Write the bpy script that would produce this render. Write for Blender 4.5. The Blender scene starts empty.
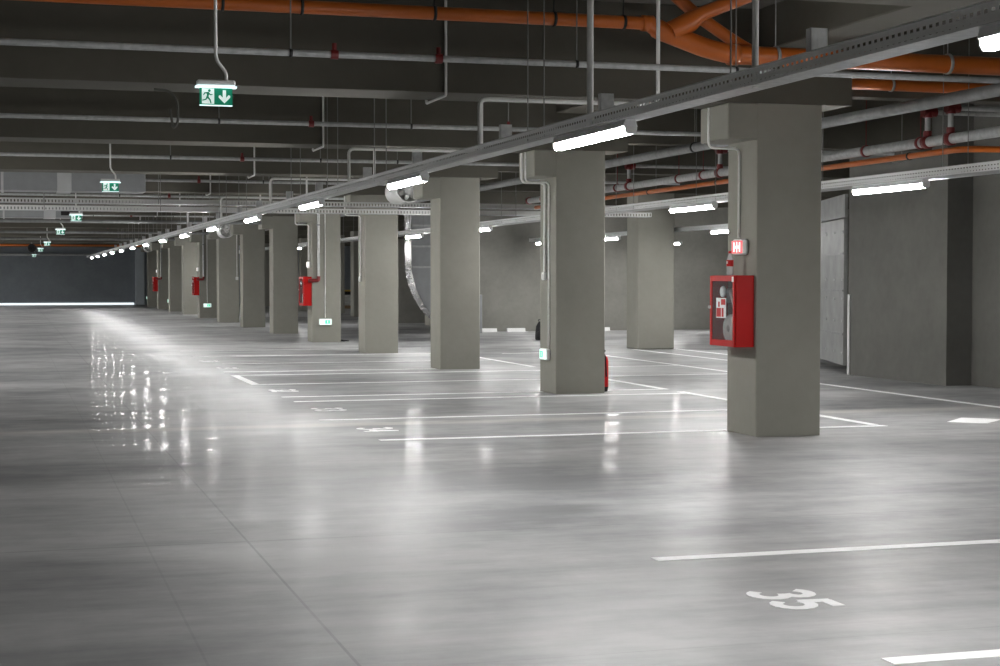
import bpy, math, random
from mathutils import Vector, Matrix

R = random.Random(7)
PI = math.pi
SC = bpy.context.scene
COL = SC.collection

# ------------------------------------------------------------------ materials
def _nt(name):
    m = bpy.data.materials.new(name)
    m.use_nodes = True
    nt = m.node_tree
    b = nt.nodes['Principled BSDF']
    return m, nt, b

def simple(name, col, rough=0.5, metal=0.0, vary=0.0, scale=6.0, spec=0.5):
    m, nt, b = _nt(name)
    b.inputs['Roughness'].default_value = rough
    b.inputs['Metallic'].default_value = metal
    b.inputs['Specular IOR Level'].default_value = spec
    if vary > 0:
        tc = nt.nodes.new('ShaderNodeTexCoord')
        n = nt.nodes.new('ShaderNodeTexNoise')
        n.inputs['Scale'].default_value = scale
        n.inputs['Detail'].default_value = 5
        r = nt.nodes.new('ShaderNodeValToRGB')
        r.color_ramp.elements[0].position = 0.3
        r.color_ramp.elements[1].position = 0.7
        r.color_ramp.elements[0].color = (*[c * (1 - vary) for c in col], 1)
        r.color_ramp.elements[1].color = (*[min(1, c * (1 + vary)) for c in col], 1)
        nt.links.new(tc.outputs['Object'], n.inputs['Vector'])
        nt.links.new(n.outputs['Fac'], r.inputs['Fac'])
        nt.links.new(r.outputs['Color'], b.inputs['Base Color'])
    else:
        b.inputs['Base Color'].default_value = (*col, 1)
    return m

def emissive(name, col, strength, base=(0.8, 0.8, 0.8)):
    m, nt, b = _nt(name)
    b.inputs['Base Color'].default_value = (*base, 1)
    b.inputs['Roughness'].default_value = 0.4
    b.inputs['Emission Color'].default_value = (*col, 1)
    b.inputs['Emission Strength'].default_value = strength
    return m

def concrete(name, col, vary=0.10, seed=0.0, formwork=True):
    m, nt, b = _nt(name)
    N, L = nt.nodes, nt.links
    tc = N.new('ShaderNodeTexCoord')
    oi = N.new('ShaderNodeObjectInfo')
    add = N.new('ShaderNodeVectorMath'); add.operation = 'ADD'
    mul = N.new('ShaderNodeVectorMath'); mul.operation = 'SCALE'
    comb = N.new('ShaderNodeCombineXYZ')
    for i in range(3):
        L.new(oi.outputs['Random'], comb.inputs[i])
    L.new(comb.outputs[0], mul.inputs[0]); mul.inputs['Scale'].default_value = 40.0
    L.new(tc.outputs['Object'], add.inputs[0]); L.new(mul.outputs[0], add.inputs[1])
    n1 = N.new('ShaderNodeTexNoise'); n1.inputs['Scale'].default_value = 1.3; n1.inputs['Detail'].default_value = 6; n1.inputs['Roughness'].default_value = 0.62
    n2 = N.new('ShaderNodeTexNoise'); n2.inputs['Scale'].default_value = 9.0; n2.inputs['Detail'].default_value = 4
    L.new(add.outputs[0], n1.inputs['Vector']); L.new(add.outputs[0], n2.inputs['Vector'])
    mx = N.new('ShaderNodeMath'); mx.operation = 'MULTIPLY_ADD'; mx.inputs[1].default_value = 0.35
    L.new(n2.outputs['Fac'], mx.inputs[0]); L.new(n1.outputs['Fac'], mx.inputs[2])
    rp = N.new('ShaderNodeValToRGB')
    rp.color_ramp.elements[0].position = 0.42; rp.color_ramp.elements[1].position = 0.95
    rp.color_ramp.elements[0].color = (*[c * (1 - vary) for c in col], 1)
    rp.color_ramp.elements[1].color = (*[c * (1 + vary) for c in col], 1)
    L.new(mx.outputs[0], rp.inputs['Fac'])
    L.new(rp.outputs['Color'], b.inputs['Base Color'])
    b.inputs['Roughness'].default_value = 0.82
    b.inputs['Specular IOR Level'].default_value = 0.3
    bp = N.new('ShaderNodeBump'); bp.inputs['Strength'].default_value = 0.12; bp.inputs['Distance'].default_value = 0.02
    L.new(n2.outputs['Fac'], bp.inputs['Height']); L.new(bp.outputs[0], b.inputs['Normal'])
    return m

def floor_material():
    m, nt, b = _nt('polished_concrete')
    N, L = nt.nodes, nt.links
    tc = N.new('ShaderNodeTexCoord')
    def noise(scale, detail, rough=0.5, vec=None, stretch=None):
        n = N.new('ShaderNodeTexNoise'); n.inputs['Scale'].default_value = scale
        n.inputs['Detail'].default_value = detail; n.inputs['Roughness'].default_value = rough
        src = tc.outputs['Object']
        if stretch:
            mp = N.new('ShaderNodeMapping'); mp.inputs['Scale'].default_value = stretch
            L.new(src, mp.inputs['Vector']); src = mp.outputs[0]
        L.new(src, n.inputs['Vector'])
        return n
    def math_(op, a, bb=None, c=None):
        n = N.new('ShaderNodeMath'); n.operation = op
        for i, v in enumerate((a, bb, c)):
            if v is None: continue
            if isinstance(v, (int, float)): n.inputs[i].default_value = v
            else: L.new(v, n.inputs[i])
        return n.outputs[0]
    big = noise(0.16, 4, 0.55)
    mid = noise(0.6, 5, 0.55, stretch=(0.7, 1.1, 1))
    fine = noise(4.5, 5, 0.65)
    s = math_('MULTIPLY_ADD', mid.outputs['Fac'], 0.9, math_('MULTIPLY', big.outputs['Fac'], 0.9))
    streak = noise(1.4, 6, 0.7, stretch=(0.35, 2.2, 1))
    s = math_('MULTIPLY_ADD', fine.outputs['Fac'], 0.25, s)
    s = math_('ADD', s, math_('MULTIPLY_ADD', streak.outputs['Fac'], 0.5, -0.2))
    rp = N.new('ShaderNodeValToRGB')
    e = rp.color_ramp.elements
    e[0].position = 0.70; e[1].position = 1.42 if False else 1.0
    e[0].color = (0.165, 0.168, 0.172, 1); e[1].color = (0.40, 0.40, 0.40, 1)
    sc = math_('MULTIPLY', s, 0.80)
    L.new(sc, rp.inputs['Fac'])
    e[0].position = 0.72; e[1].position = 1.02
    # saw-cut joints
    sep = N.new('ShaderNodeSeparateXYZ'); L.new(tc.outputs['Object'], sep.inputs[0])
    def joint(axis, at, half):
        d = math_('ABSOLUTE', math_('SUBTRACT', sep.outputs[axis], at))
        return math_('LESS_THAN', d, half)
    js = None
    for a, at, h, wgt in ((0, 1.28, 0.007, 0.38), (0, 0.72, 0.006, 0.16), (1, 9.3, 0.010, 0.35), (1, 6.1, 0.006, 0.15), (0, -2.6, 0.007, 0.5), (1, 15.4, 0.012, 0.25), (1, 21.3, 0.012, 0.25)):
        j = math_('MULTIPLY', joint(a, at, h), wgt)
        js = j if js is None else math_('MAXIMUM', js, j)
    mx = N.new('ShaderNodeMix'); mx.data_type = 'RGBA'
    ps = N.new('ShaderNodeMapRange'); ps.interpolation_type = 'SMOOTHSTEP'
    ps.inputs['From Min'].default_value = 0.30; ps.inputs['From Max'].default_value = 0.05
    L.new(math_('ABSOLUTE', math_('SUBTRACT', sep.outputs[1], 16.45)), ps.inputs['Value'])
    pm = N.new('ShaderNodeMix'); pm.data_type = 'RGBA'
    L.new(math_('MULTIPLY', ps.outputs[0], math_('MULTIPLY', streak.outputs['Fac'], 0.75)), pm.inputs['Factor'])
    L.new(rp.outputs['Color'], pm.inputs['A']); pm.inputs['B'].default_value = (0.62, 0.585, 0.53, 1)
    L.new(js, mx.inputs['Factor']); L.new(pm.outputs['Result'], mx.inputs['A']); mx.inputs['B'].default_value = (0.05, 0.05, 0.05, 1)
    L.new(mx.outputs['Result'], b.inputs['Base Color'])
    rr = math_('MULTIPLY_ADD', mid.outputs['Fac'], 0.24, 0.36)
    L.new(rr, b.inputs['Roughness'])
    b.inputs['Specular IOR Level'].default_value = 0.8
    b.inputs['Coat IOR'].default_value = 1.45
    pat = noise(1.6, 4, 0.6, stretch=(0.6, 0.8, 1))
    cw = N.new('ShaderNodeMapRange'); cw.inputs['From Min'].default_value = 0.44; cw.inputs['From Max'].default_value = 0.60
    cw.inputs['To Min'].default_value = 0.03; cw.inputs['To Max'].default_value = 0.24
    L.new(pat.outputs['Fac'], cw.inputs['Value']); sp0 = N.new('ShaderNodeSeparateXYZ'); L.new(tc.outputs['Object'], sp0.inputs[0])
    far = N.new('ShaderNodeMapRange'); far.interpolation_type = 'SMOOTHSTEP'   # the deeper aisle is polished more
    far.inputs['From Min'].default_value = 7.0; far.inputs['From Max'].default_value = 17.0
    L.new(sp0.outputs[1], far.inputs['Value'])
    L.new(math_('MULTIPLY', cw.outputs[0], math_('MULTIPLY_ADD', far.outputs[0], 0.6, 0.4)), b.inputs['Coat Weight'])
    cr = math_('MULTIPLY_ADD', big.outputs['Fac'], 0.10, math_('MULTIPLY_ADD', far.outputs[0], -0.16, 0.20))
    L.new(cr, b.inputs['Coat Roughness'])
    wav = noise(1.0, 3, 0.55, stretch=(0.4, 0.95, 1))
    bp = N.new('ShaderNodeBump'); bp.inputs['Strength'].default_value = 1.0; bp.inputs['Distance'].default_value = 0.03
    L.new(wav.outputs['Fac'], bp.inputs['Height'])
    L.new(bp.outputs[0], b.inputs['Normal']); L.new(bp.outputs[0], b.inputs['Coat Normal'])
    return m

def perforated(name, axis, period, col, zlo, zhi, rows=1, duty=0.5, metal=0.55, rough=0.42):
    """galvanised sheet with real see-through slots between heights zlo and zhi (object space)"""
    m, nt, b = _nt(name)
    N, L = nt.nodes, nt.links
    b.inputs['Base Color'].default_value = (*col, 1)
    b.inputs['Metallic'].default_value = metal; b.inputs['Roughness'].default_value = rough
    tc = N.new('ShaderNodeTexCoord'); sep = N.new('ShaderNodeSeparateXYZ'); L.new(tc.outputs['Object'], sep.inputs[0])
    def M(op, a, c=None):
        n = N.new('ShaderNodeMath'); n.operation = op
        for i, v in enumerate((a, c)):
            if v is None: continue
            if isinstance(v, (int, float)): n.inputs[i].default_value = v
            else: L.new(v, n.inputs[i])
        return n.outputs[0]
    f = M('LESS_THAN', M('FRACT', M('DIVIDE', sep.outputs[axis], period)), duty)
    zz = M('DIVIDE', M('SUBTRACT', sep.outputs[2], zlo), (zhi - zlo))
    inz = M('MULTIPLY', M('GREATER_THAN', zz, 0.0), M('LESS_THAN', zz, 1.0))
    if rows > 1:
        inz = M('MULTIPLY', inz, M('LESS_THAN', M('FRACT', M('MULTIPLY', zz, float(rows))), 0.62))
    hole = M('MULTIPLY', f, inz)
    tr = N.new('ShaderNodeBsdfTransparent'); mix = N.new('ShaderNodeMixShader')
    L.new(hole, mix.inputs[0]); L.new(b.outputs[0], mix.inputs[1]); L.new(tr.outputs[0], mix.inputs[2])
    L.new(mix.outputs[0], N['Material Output'].inputs['Surface'])
    return m

def clear(name, col=(1, 1, 1), mixf=0.85, rough=0.05):
    """thin clear sheet: mostly transparent with a glossy film"""
    m, nt, b = _nt(name)
    N, L = nt.nodes, nt.links
    b.inputs['Base Color'].default_value = (*col, 1); b.inputs['Roughness'].default_value = rough
    tr = N.new('ShaderNodeBsdfTransparent'); tr.inputs[0].default_value = (*col, 1)
    mix = N.new('ShaderNodeMixShader'); mix.inputs[0].default_value = mixf
    L.new(b.outputs[0], mix.inputs[1]); L.new(tr.outputs[0], mix.inputs[2])
    L.new(mix.outputs[0], N['Material Output'].inputs['Surface'])
    return m

M_FLOOR = floor_material()
M_PILLAR = concrete('pillar_concrete', (0.262, 0.255, 0.222), 0.08)
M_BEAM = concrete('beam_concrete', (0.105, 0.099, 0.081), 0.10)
M_SLAB = concrete('slab_concrete', (0.24, 0.232, 0.21), 0.08)
M_WALL = concrete('wall_concrete', (0.24, 0.235, 0.212), 0.14)
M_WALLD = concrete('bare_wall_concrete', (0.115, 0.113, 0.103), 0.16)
M_ENDWALL = concrete('blue_grey_wall', (0.30, 0.328, 0.355), 0.12)
M_ENDPIER = concrete('pale_blue_grey', (0.55, 0.60, 0.63), 0.06)
M_WHITE = simple('white_paint', (0.80, 0.80, 0.79), 0.55, vary=0.04, scale=14)
M_LINE = simple('white_line_paint', (0.90, 0.90, 0.90), 0.5, vary=0.05, scale=9)
M_GALV = simple('galvanised_steel', (0.46, 0.47, 0.47), 0.4, 0.15, vary=0.16, scale=18)
M_GALVD = simple('dull_galvanised', (0.22, 0.225, 0.225), 0.48, 0.15, vary=0.18, scale=9)
M_TRAYY = perforated('perforated_tray_steel', 1, 0.050, (0.80, 0.81, 0.81), 0.012, 0.066, rows=2, duty=0.55, metal=0.15)
M_TRAYX = perforated('slotted_tray_steel', 0, 0.060, (0.80, 0.80, 0.78), 0.012, 0.070, rows=1, duty=0.42, metal=0.15)
M_POST = simple('strut_channel', (0.68, 0.69, 0.69), 0.5, 0.15, vary=0.12, scale=25)
M_ROD = simple('hanger_rod_steel', (0.27, 0.27, 0.26), 0.5, 0.5)
M_BLACKM = simple('black_clamp', (0.015, 0.015, 0.015), 0.5)
M_ORANGE = simple('orange_pvc', (0.52, 0.125, 0.016), 0.36, vary=0.06, scale=5)
M_COND = simple('grey_conduit', (0.82, 0.82, 0.80), 0.5, vary=0.05)
M_REDF = simple('red_fitting', (0.17, 0.012, 0.012), 0.42)
M_RED = simple('red_enamel', (0.46, 0.004, 0.003), 0.42, vary=0.04, spec=0.25)
M_CABIN = simple('cabinet_interior', (0.055, 0.012, 0.010), 0.6)
M_GLASS = clear('cabinet_glass', (0.80, 0.80, 0.80), 0.93)
M_PET = clear('clear_plastic', (0.93, 0.95, 0.96), 0.58, 0.10)
M_LAMPB = simple('lamp_body_grey', (0.82, 0.83, 0.84), 0.45)
M_LAMP = emissive('lamp_diffuser', (1.0, 0.992, 0.98), 195.0)
M_GUARD = simple('pale_grey_guard', (0.55, 0.55, 0.54), 0.5)
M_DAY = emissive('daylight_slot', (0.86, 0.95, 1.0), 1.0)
M_GREEN = emissive('exit_green', (0.0, 0.30, 0.16), 0.32, (0.0, 0.16, 0.09))
M_SIGNW = emissive('exit_white', (0.82, 1.0, 0.95), 0.62, (0.6, 0.6, 0.6))
M_SIGNL = emissive('exit_lit_edge', (0.72, 0.97, 1.0), 1.3)
M_LOWSIGN = emissive('low_sign_glow', (0.72, 1.0, 0.92), 1.1)
M_LOWGRN = emissive('low_sign_green', (0.10, 0.75, 0.42), 0.8, (0.05, 0.4, 0.25))
M_HRED = emissive('hose_sign_red', (1.0, 0.16, 0.18), 0.62, (0.6, 0.03, 0.03))
M_HWHT = emissive('hose_sign_white', (1.0, 0.88, 0.84), 0.85)
M_PLASTW = simple('white_plastic', (0.78, 0.78, 0.77), 0.4)
M_HOSE = simple('white_hose', (0.88, 0.87, 0.84), 0.7, vary=0.08, scale=30)
M_BLACK = simple('black_fabric', (0.012, 0.012, 0.013), 0.8, vary=0.2, scale=30)
M_FOIL = simple('foil_cladding', (0.80, 0.80, 0.80), 0.26, 0.75, vary=0.18, scale=7)
M_DUCT = simple('duct_sheet', (0.30, 0.31, 0.315), 0.5, 0.2, vary=0.08, scale=4)
M_DUCTL = simple('duct_joint_band', (0.55, 0.56, 0.56), 0.5, 0.2, vary=0.05)
M_DARK = simple('dark_opening', (0.02, 0.018, 0.018), 0.8)
M_FANW = simple('fan_casing_white', (0.66, 0.66, 0.65), 0.42, 0.2)
M_DOOR = simple('grey_steel_leaf', (0.25, 0.255, 0.25), 0.5, 0.3, vary=0.18, scale=3)
M_YEL = simple('yellow_sheet', (0.75, 0.5, 0.08), 0.5)
M_SACK = simple('white_sack', (0.75, 0.75, 0.72), 0.7, vary=0.1)
M_WOOD = simple('pallet_wood', (0.30, 0.21, 0.12), 0.7, vary=0.2)
M_CABLE = simple('black_cable', (0.10, 0.10, 0.085), 0.6)

# ------------------------------------------------------------------ mesh helpers
class MB:
    def __init__(s):
        s.v = []; s.f = []; s.sm = []
    def add(s, vs, fs, smooth=False):
        o = len(s.v)
        s.v += [tuple(v) for v in vs]
        s.f += [tuple(o + i for i in f) for f in fs]
        s.sm += [smooth] * len(fs)
        return s
    def box(s, x0, x1, y0, y1, z0, z1, c=0.0):
        if c <= 0:
            vs = [(x, y, z) for z in (z0, z1) for y in (y0, y1) for x in (x0, x1)]
            return s.add(vs, [(0, 2, 3, 1), (4, 5, 7, 6), (0, 1, 5, 4), (2, 6, 7, 3), (0, 4, 6, 2), (1, 3, 7, 5)])
        c = min(c, (x1 - x0) * .45, (y1 - y0) * .45, (z1 - z0) * .45)
        ring = lambda i, z: [(x0 + i + 0, y0 + c), (x0 + c, y0 + i), (x1 - c, y0 + i), (x1 - i, y0 + c), (x1 - i, y1 - c), (x1 - c, y1 - i), (x0 + c, y1 - i), (x0 + i, y1 - c)] if i == 0 else [(x0 + c, y0 + c)] * 2 + [(x1 - c, y0 + c)] * 2 + [(x1 - c, y1 - c)] * 2 + [(x0 + c, y1 - c)] * 2
        vs = []; fs = []
        lv = [(0, z0 + c), (0, z1 - c)]
        for i, z in lv:
            vs += [(x, y, z) for x, y in ring(i, z)]
        for k in range(8):
            k2 = (k + 1) % 8
            fs.append((k, k2, 8 + k2, 8 + k))
        b = len(vs)
        vs += [(x0 + c, y0 + c, z0), (x1 - c, y0 + c, z0), (x1 - c, y1 - c, z0), (x0 + c, y1 - c, z0)]
        vs += [(x0 + c, y0 + c, z1), (x1 - c, y0 + c, z1), (x1 - c, y1 - c, z1), (x0 + c, y1 - c, z1)]
        fs.append((b + 3, b + 2, b + 1, b)); fs.append((b + 4, b + 5, b + 6, b + 7))
        for q in range(4):   # corner triangles and edge quads
            a0, a1 = 2 * q, 2 * q + 1
            n0 = (2 * q + 2) % 8
            fs.append((a0, b + q, a1)); fs.append((8 + a0, 8 + a1, b + 4 + q))
            q2 = (q + 1) % 4
            fs.append((a1, b + q, b + q2, n0)); fs.append((8 + a1, 8 + n0, b + 4 + q2, b + 4 + q))
        return s.add(vs, fs)
    def prism(s, poly, z0, z1, axis='z'):
        n = len(poly)
        def P(a, b, c):
            return (a, b, c) if axis == 'z' else ((a, c, b) if axis == 'y' else (c, a, b))
        vs = [P(a, b, z0) for a, b in poly] + [P(a, b, z1) for a, b in poly]
        fs = [tuple(range(n))[::-1], tuple(range(n, 2 * n))]
        fs += [(i, (i + 1) % n, n + (i + 1) % n, n + i) for i in range(n)]
        return s.add(vs, fs)
    def tube(s, pts, r, n=10, caps=True):
        pts = [Vector(p) for p in pts]
        rr = r if isinstance(r, (list, tuple)) else [r] * len(pts)
        vs = []; fs = []
        prev = None
        for i, p in enumerate(pts):
            a = pts[max(0, i - 1)]; b = pts[min(len(pts) - 1, i + 1)]
            t = (b - a)
            t = t.normalized() if t.length > 1e-9 else Vector((0, 0, 1))
            if prev is None:
                u = Vector((0, 0, 1)).cross(t)
                if u.length < 1e-4: u = Vector((1, 0, 0))
            else:
                u = prev - t * prev.dot(t)
                if u.length < 1e-6: u = Vector((0, 0, 1)).cross(t)
            u.normalize(); prev = u
            w = t.cross(u)
            for k in range(n):
                an = 2 * PI * k / n
                vs.append(p + (u * math.cos(an) + w * math.sin(an)) * rr[i])
        for i in range(len(pts) - 1):
            for k in range(n):
                k2 = (k + 1) % n
                fs.append((i * n + k, i * n + k2, (i + 1) * n + k2, (i + 1) * n + k))
        s.add(vs, fs, True)
        if caps:
            s.add(vs[:n], [tuple(range(n))[::-1]]); s.add(vs[-n:], [tuple(range(n))])
        return s
    def lathe(s, prof, c, axis='z', n=20):
        """prof: [(radius, height)]"""
        vs = []; fs = []
        for r, h in prof:
            for k in range(n):
                a = 2 * PI * k / n
                x, y = r * math.cos(a), r * math.sin(a)
                q = (x, y, h) if axis == 'z' else ((x, h, y) if axis == 'y' else (h, x, y))
                vs.append((c[0] + q[0], c[1] + q[1], c[2] + q[2]))
        for i in range(len(prof) - 1):
            for k in range(n):
                k2 = (k + 1) % n
                fs.append((i * n + k, i * n + k2, (i + 1) * n + k2, (i + 1) * n + k))
        return s.add(vs, fs, True)
    def build(s, name, mat, parent=None, kind=None):
        me = bpy.data.meshes.new(name)
        off = parent_world(parent)
        me.from_pydata([(x - off[0], y - off[1], z - off[2]) for x, y, z in s.v], [], s.f)
        me.polygons.foreach_set('use_smooth', s.sm)
        me.materials.append(mat)
        me.update()
        o = bpy.data.objects.new(name, me)
        COL.objects.link(o)
        if parent: o.parent = parent
        if kind: o['kind'] = kind
        return o

def parent_world(p):
    v = Vector((0, 0, 0))
    while p is not None:
        v += Vector(p.location); p = p.parent
    return v

def tag(o, label, cat, group=None, kind=None):
    o['label'] = label; o['category'] = cat
    if group: o['group'] = group
    if kind: o['kind'] = kind
    return o

def thing(name, label, cat, loc=(0, 0, 0), group=None):
    o = bpy.data.objects.new(name, None); COL.objects.link(o)
    o.location = loc
    o.empty_display_size = 0.1
    return tag(o, label, cat, group)

def one(name, mb, mat, base, label, cat, group=None, kind=None):
    """a thing that is one mesh, its origin at its base"""
    mb2 = MB(); mb2.v = [(x - base[0], y - base[1], z - base[2]) for x, y, z in mb.v]; mb2.f = mb.f; mb2.sm = mb.sm
    o = mb2.build(name, mat); o.location = base
    return tag(o, label, cat, group, kind)

def kids(o): return [c for c in bpy.data.objects if c.parent == o]
def copy_tree(o, loc=None, label=None, group=None, parent=None):
    c = o.copy(); COL.objects.link(c)
    if parent is not None: c.parent = parent
    if loc is not None: c.location = loc
    if label: c['label'] = label
    if group: c['group'] = group
    for ch in kids(o): copy_tree(ch, parent=c)
    return c

def fillet(pts, r, n=5):
    pts = [Vector(p) for p in pts]
    out = [pts[0]]
    for i in range(1, len(pts) - 1):
        a, b, c = pts[i - 1], pts[i], pts[i + 1]
        d1, d2 = (a - b), (c - b)
        q = min(r, d1.length * .49, d2.length * .49)
        p1, p2 = b + d1.normalized() * q, b + d2.normalized() * q
        for k in range(n + 1):
            t = k / n
            out.append(p1 * (1 - t) ** 2 + b * 2 * t * (1 - t) + p2 * t * t)
    out.append(pts[-1])
    return out

ORD = ['first', 'second', 'third', 'fourth', 'fifth', 'sixth', 'seventh', 'eighth', 'ninth', 'tenth', 'eleventh', 'twelfth', 'thirteenth', 'fourteenth', 'fifteenth', 'sixteenth', 'seventeenth', 'eighteenth']

# ------------------------------------------------------------------ the setting
PX0, PX1, PD = 6.705, 7.375, 0.65          # main pillar row
BAY = 5.9
COLY = [14.05 + BAY * k for k in range(13)]
ZB, ZS = 3.13, 4.0                        # beam soffit, slab
XL, XR, YB, YE = -9.0, 26.0, -18.0, 92.6
WX = 12.4                                 # long wall

def struct(name, mb, mat):
    o = mb.build(name, mat); o['kind'] = 'structure'; return o

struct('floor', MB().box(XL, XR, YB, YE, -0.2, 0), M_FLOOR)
struct('ceiling', MB().box(XL, XR, YB, YE, ZS, ZS + 0.2), M_SLAB)
struct('wall_end', MB().box(XL, XR, YE, YE + 0.2, 0, ZS), M_ENDWALL)
struct('wall_back', MB().box(XL, XR, YB - 0.2, YB, 0, ZS), M_WALL)
struct('wall_left', MB().box(XL - 0.2, XL, YB, YE, 0, ZS), M_WALL)
struct('wall_outer', MB().box(XR, XR + 0.2, YB, YE, 0, ZS), M_WALL)
# right-hand wall: recessed near part and a part standing 0.3 m proud of it
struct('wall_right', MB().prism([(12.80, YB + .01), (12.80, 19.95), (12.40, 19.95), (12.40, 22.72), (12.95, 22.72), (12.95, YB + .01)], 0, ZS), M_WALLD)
struct('wall_far', MB().box(12.15, XR, 43.8, 44.1, 0, ZS), M_WALL)
struct('wall_partition', MB().box(12.0, 13.4, 52.7, 54.4, 0, 2.76), M_WALL)
struct('daylight_gap_1', MB().box(XL, 6.55, YE - 0.03, YE - .001, 0.002, 0.11), M_DAY)  # glowing strip stands in for daylight under the end shutter
struct('trim_pier', MB().box(6.62, 7.1, YE - 0.5, YE, 0, 3.1, 0.02), M_ENDPIER)
# cross beams over each pillar line, and the beam along the pillar row
allY = [14.05 + BAY * k for k in range(-3, 14)]
for i, y in enumerate(allY):
    if y + PD > YE: continue
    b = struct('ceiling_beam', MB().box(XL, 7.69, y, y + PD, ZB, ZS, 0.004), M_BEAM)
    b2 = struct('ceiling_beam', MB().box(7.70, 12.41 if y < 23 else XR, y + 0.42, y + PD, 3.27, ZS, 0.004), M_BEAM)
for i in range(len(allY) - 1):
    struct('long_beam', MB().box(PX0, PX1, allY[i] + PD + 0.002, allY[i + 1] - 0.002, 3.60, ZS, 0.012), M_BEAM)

# ------------------------------------------------------------------ pillars
def pillar_mb(y):
    mb = MB()
    c = 0.008
    prof = [(PX0 + c, y), (PX1 - c, y), (PX1, y + c), (PX1, y + PD - c), (PX1 - c, y + PD), (PX0 + c, y + PD), (PX0, y + PD - c), (PX0, y + c)]
    mb.prism(prof, 0.001, ZB - 0.002)
    return mb
def corbel_mb(y):
    return MB().box(6.41, PX0 + 0.02, y + 0.002, y + PD - 0.002, 2.79, ZB - 0.002, 0.012)
plabels = {
    0: 'grey concrete pillar carrying the red hose cabinet with a bottle on top',
    1: 'grey concrete pillar with twin conduits and a low lit exit sign on its side face',
    2: 'plain grey concrete pillar between the twin conduit pillar and the fourth one',
    3: 'grey concrete pillar with one conduit ending at a small white switch, behind the third pillar',
    4: 'grey concrete pillar with red hose cabinet and low exit sign on its wide face',
}
for k, y in enumerate(COLY):
    lab = plabels.get(k, f'{ORD[k]} grey concrete pillar of the main row, counted from the one with the bottle')
    p = thing('concrete_pillar', lab, 'pillar', (PX0, y, 0), 'concrete pillars of the main row')
    p['kind'] = 'thing'
    pillar_mb(y).build('shaft', M_PILLAR, p)
    corbel_mb(y).build('corbel', M_PILLAR, p)
# second row beyond the parking bays
for k in (3, 6, 8, 9, 10, 11, 12):
    y = 14.05 + BAY * k + 0.2
    lab = 'wide grey concrete pillar standing free in front of the far bay wall' if k == 3 else f'{ORD[k]} concrete pillar of the back row, seen through a gap of the main row'
    o = one('concrete_pillar', MB().box(12.54, 13.36, y, y + 0.65, 0.001, 3.268, 0.015), M_PILLAR, (12.54, y, 0), lab, 'pillar', 'concrete pillars of the back row', 'thing')

# ------------------------------------------------------------------ tube lamps
def lamp_template(loc):
    t = thing('ceiling_tube_lamp', '', 'lamp', loc)
    x, y, z = loc
    h = 0.70
    # body: shallow channel, the prismatic diffuser under it
    MB().prism([(x - .047, z + .066), (x - .047, z + .070), (x - .034, z + .112), (x + .034, z + .112), (x + .047, z + .070), (x + .047, z + .066)], y - h, y + h, 'y').build('lamp_body', M_LAMPB, t)
    MB().prism([(x - .040, z + .064), (x + .040, z + .064), (x + .038, z + .040), (x + .024, z + .022), (x - .024, z + .022), (x - .038, z + .040)], y - h + .012, y + h - .012, 'y').build('diffuser', M_LAMP, t)
    for q in (-1, 1):
        e = MB().prism([(x - .041, z + .067), (x + .041, z + .067), (x + .039, z + .039), (x + .025, z + .020), (x - .025, z + .020), (x - .039, z + .039)], y + q * h - .011, y + q * h + .001, 'y')
        e.build('end_cap', M_PLASTW, t)
    return t
ROW1 = [10.3 + 5.3 * (i - 1) for i in range(15)]
lt = lamp_template((3.715, ROW1[0], 2.374))
lt['label'] = 'largest lit tube lamp under the long cable tray, cut off by the picture edge'
lt['group'] = 'tube lamps under the long tray'
for i in range(1, 15):
    w = 'last and smallest' if i == 14 else ORD[i]
    copy_tree(lt, (3.715, ROW1[i], 2.374), f'{w} lit tube lamp in the line under the long cable tray')
for i in range(1):  # unseen lamp added to carry the row on and light pillar fronts
    copy_tree(lt, (3.715, ROW1[0] - 5.3 * (i + 1), 2.374), 'added unseen tube lamp behind the viewer, continuing the line of the long tray')
for i in range(3):  # unseen lamps added to brighten the pillar fronts
    copy_tree(lt, (8.64, ROW1[0] - 5.3 * (i + 1), 2.36), f'{ORD[i]} added tube lamp behind the viewer in line with the side tray')
for y, w in ((4.75, 'nearer'), (9.9, 'farther')):  # unseen pair added to brighten the floor around the bottle pillar
    copy_tree(lt, (8.64, y, 2.36), f'{w} added tube lamp over the bays outside the picture beside the bottle pillar')
ROW2 = [(15.0, 'lit tube lamp under the side tray in front of the bare wall'), (20.05, 'lit tube lamp above the free standing pillar beside the bottle pillar'),
        (25.3, 'tube lamp under the side tray hidden by the second pillar'), (30.25, 'small lit tube lamp peeping out beside the third pillar'),
        (35.6, 'lit tube lamp just above the foil duct bend'), (51.0, 'tiny lit tube lamp peeping out beside the sixth pillar'), (66.0, 'tube lamp at the distant end of the side tray')]
for y, lab in ROW2:
    copy_tree(lt, (8.64, y, 2.36), lab, 'tube lamps under the side tray')
for i, (x, y) in enumerate(((13.62, 29.9), (13.62, 36.6), (13.62, 41.4), (17.2, 41.4), (19.0, 56), (19.0, 70), (19, 84))):  # the later ones are hidden lamps added to light far wall and floor
    lab = ['lit tube lamp in the back bay just behind the bottle pillar', 'lit tube lamp in the back bay peeping out beside the free standing pillar',
           'added tube lamp brightening the far wall, hidden behind the second pillar', 'added tube lamp brightening the far wall, hidden behind the free standing pillar',
           'added tube lamp in the aisle beyond the back row, first', 'added tube lamp in the aisle beyond the back row, second', 'added tube lamp in the aisle beyond the back row, third'][i]
    copy_tree(lt, (x, y, 2.36), lab, 'tube lamps in the back bay')

for i, y in enumerate([24.0 + 5.3 * q for q in range(13)]):  # out-of-view row added to brighten the far floor and end wall
    copy_tree(lt, (-2.2, y, 2.36), f'{ORD[i]} added tube lamp of the unseen line along the opposite side of the aisle', 'added tube lamps across the aisle')

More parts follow.
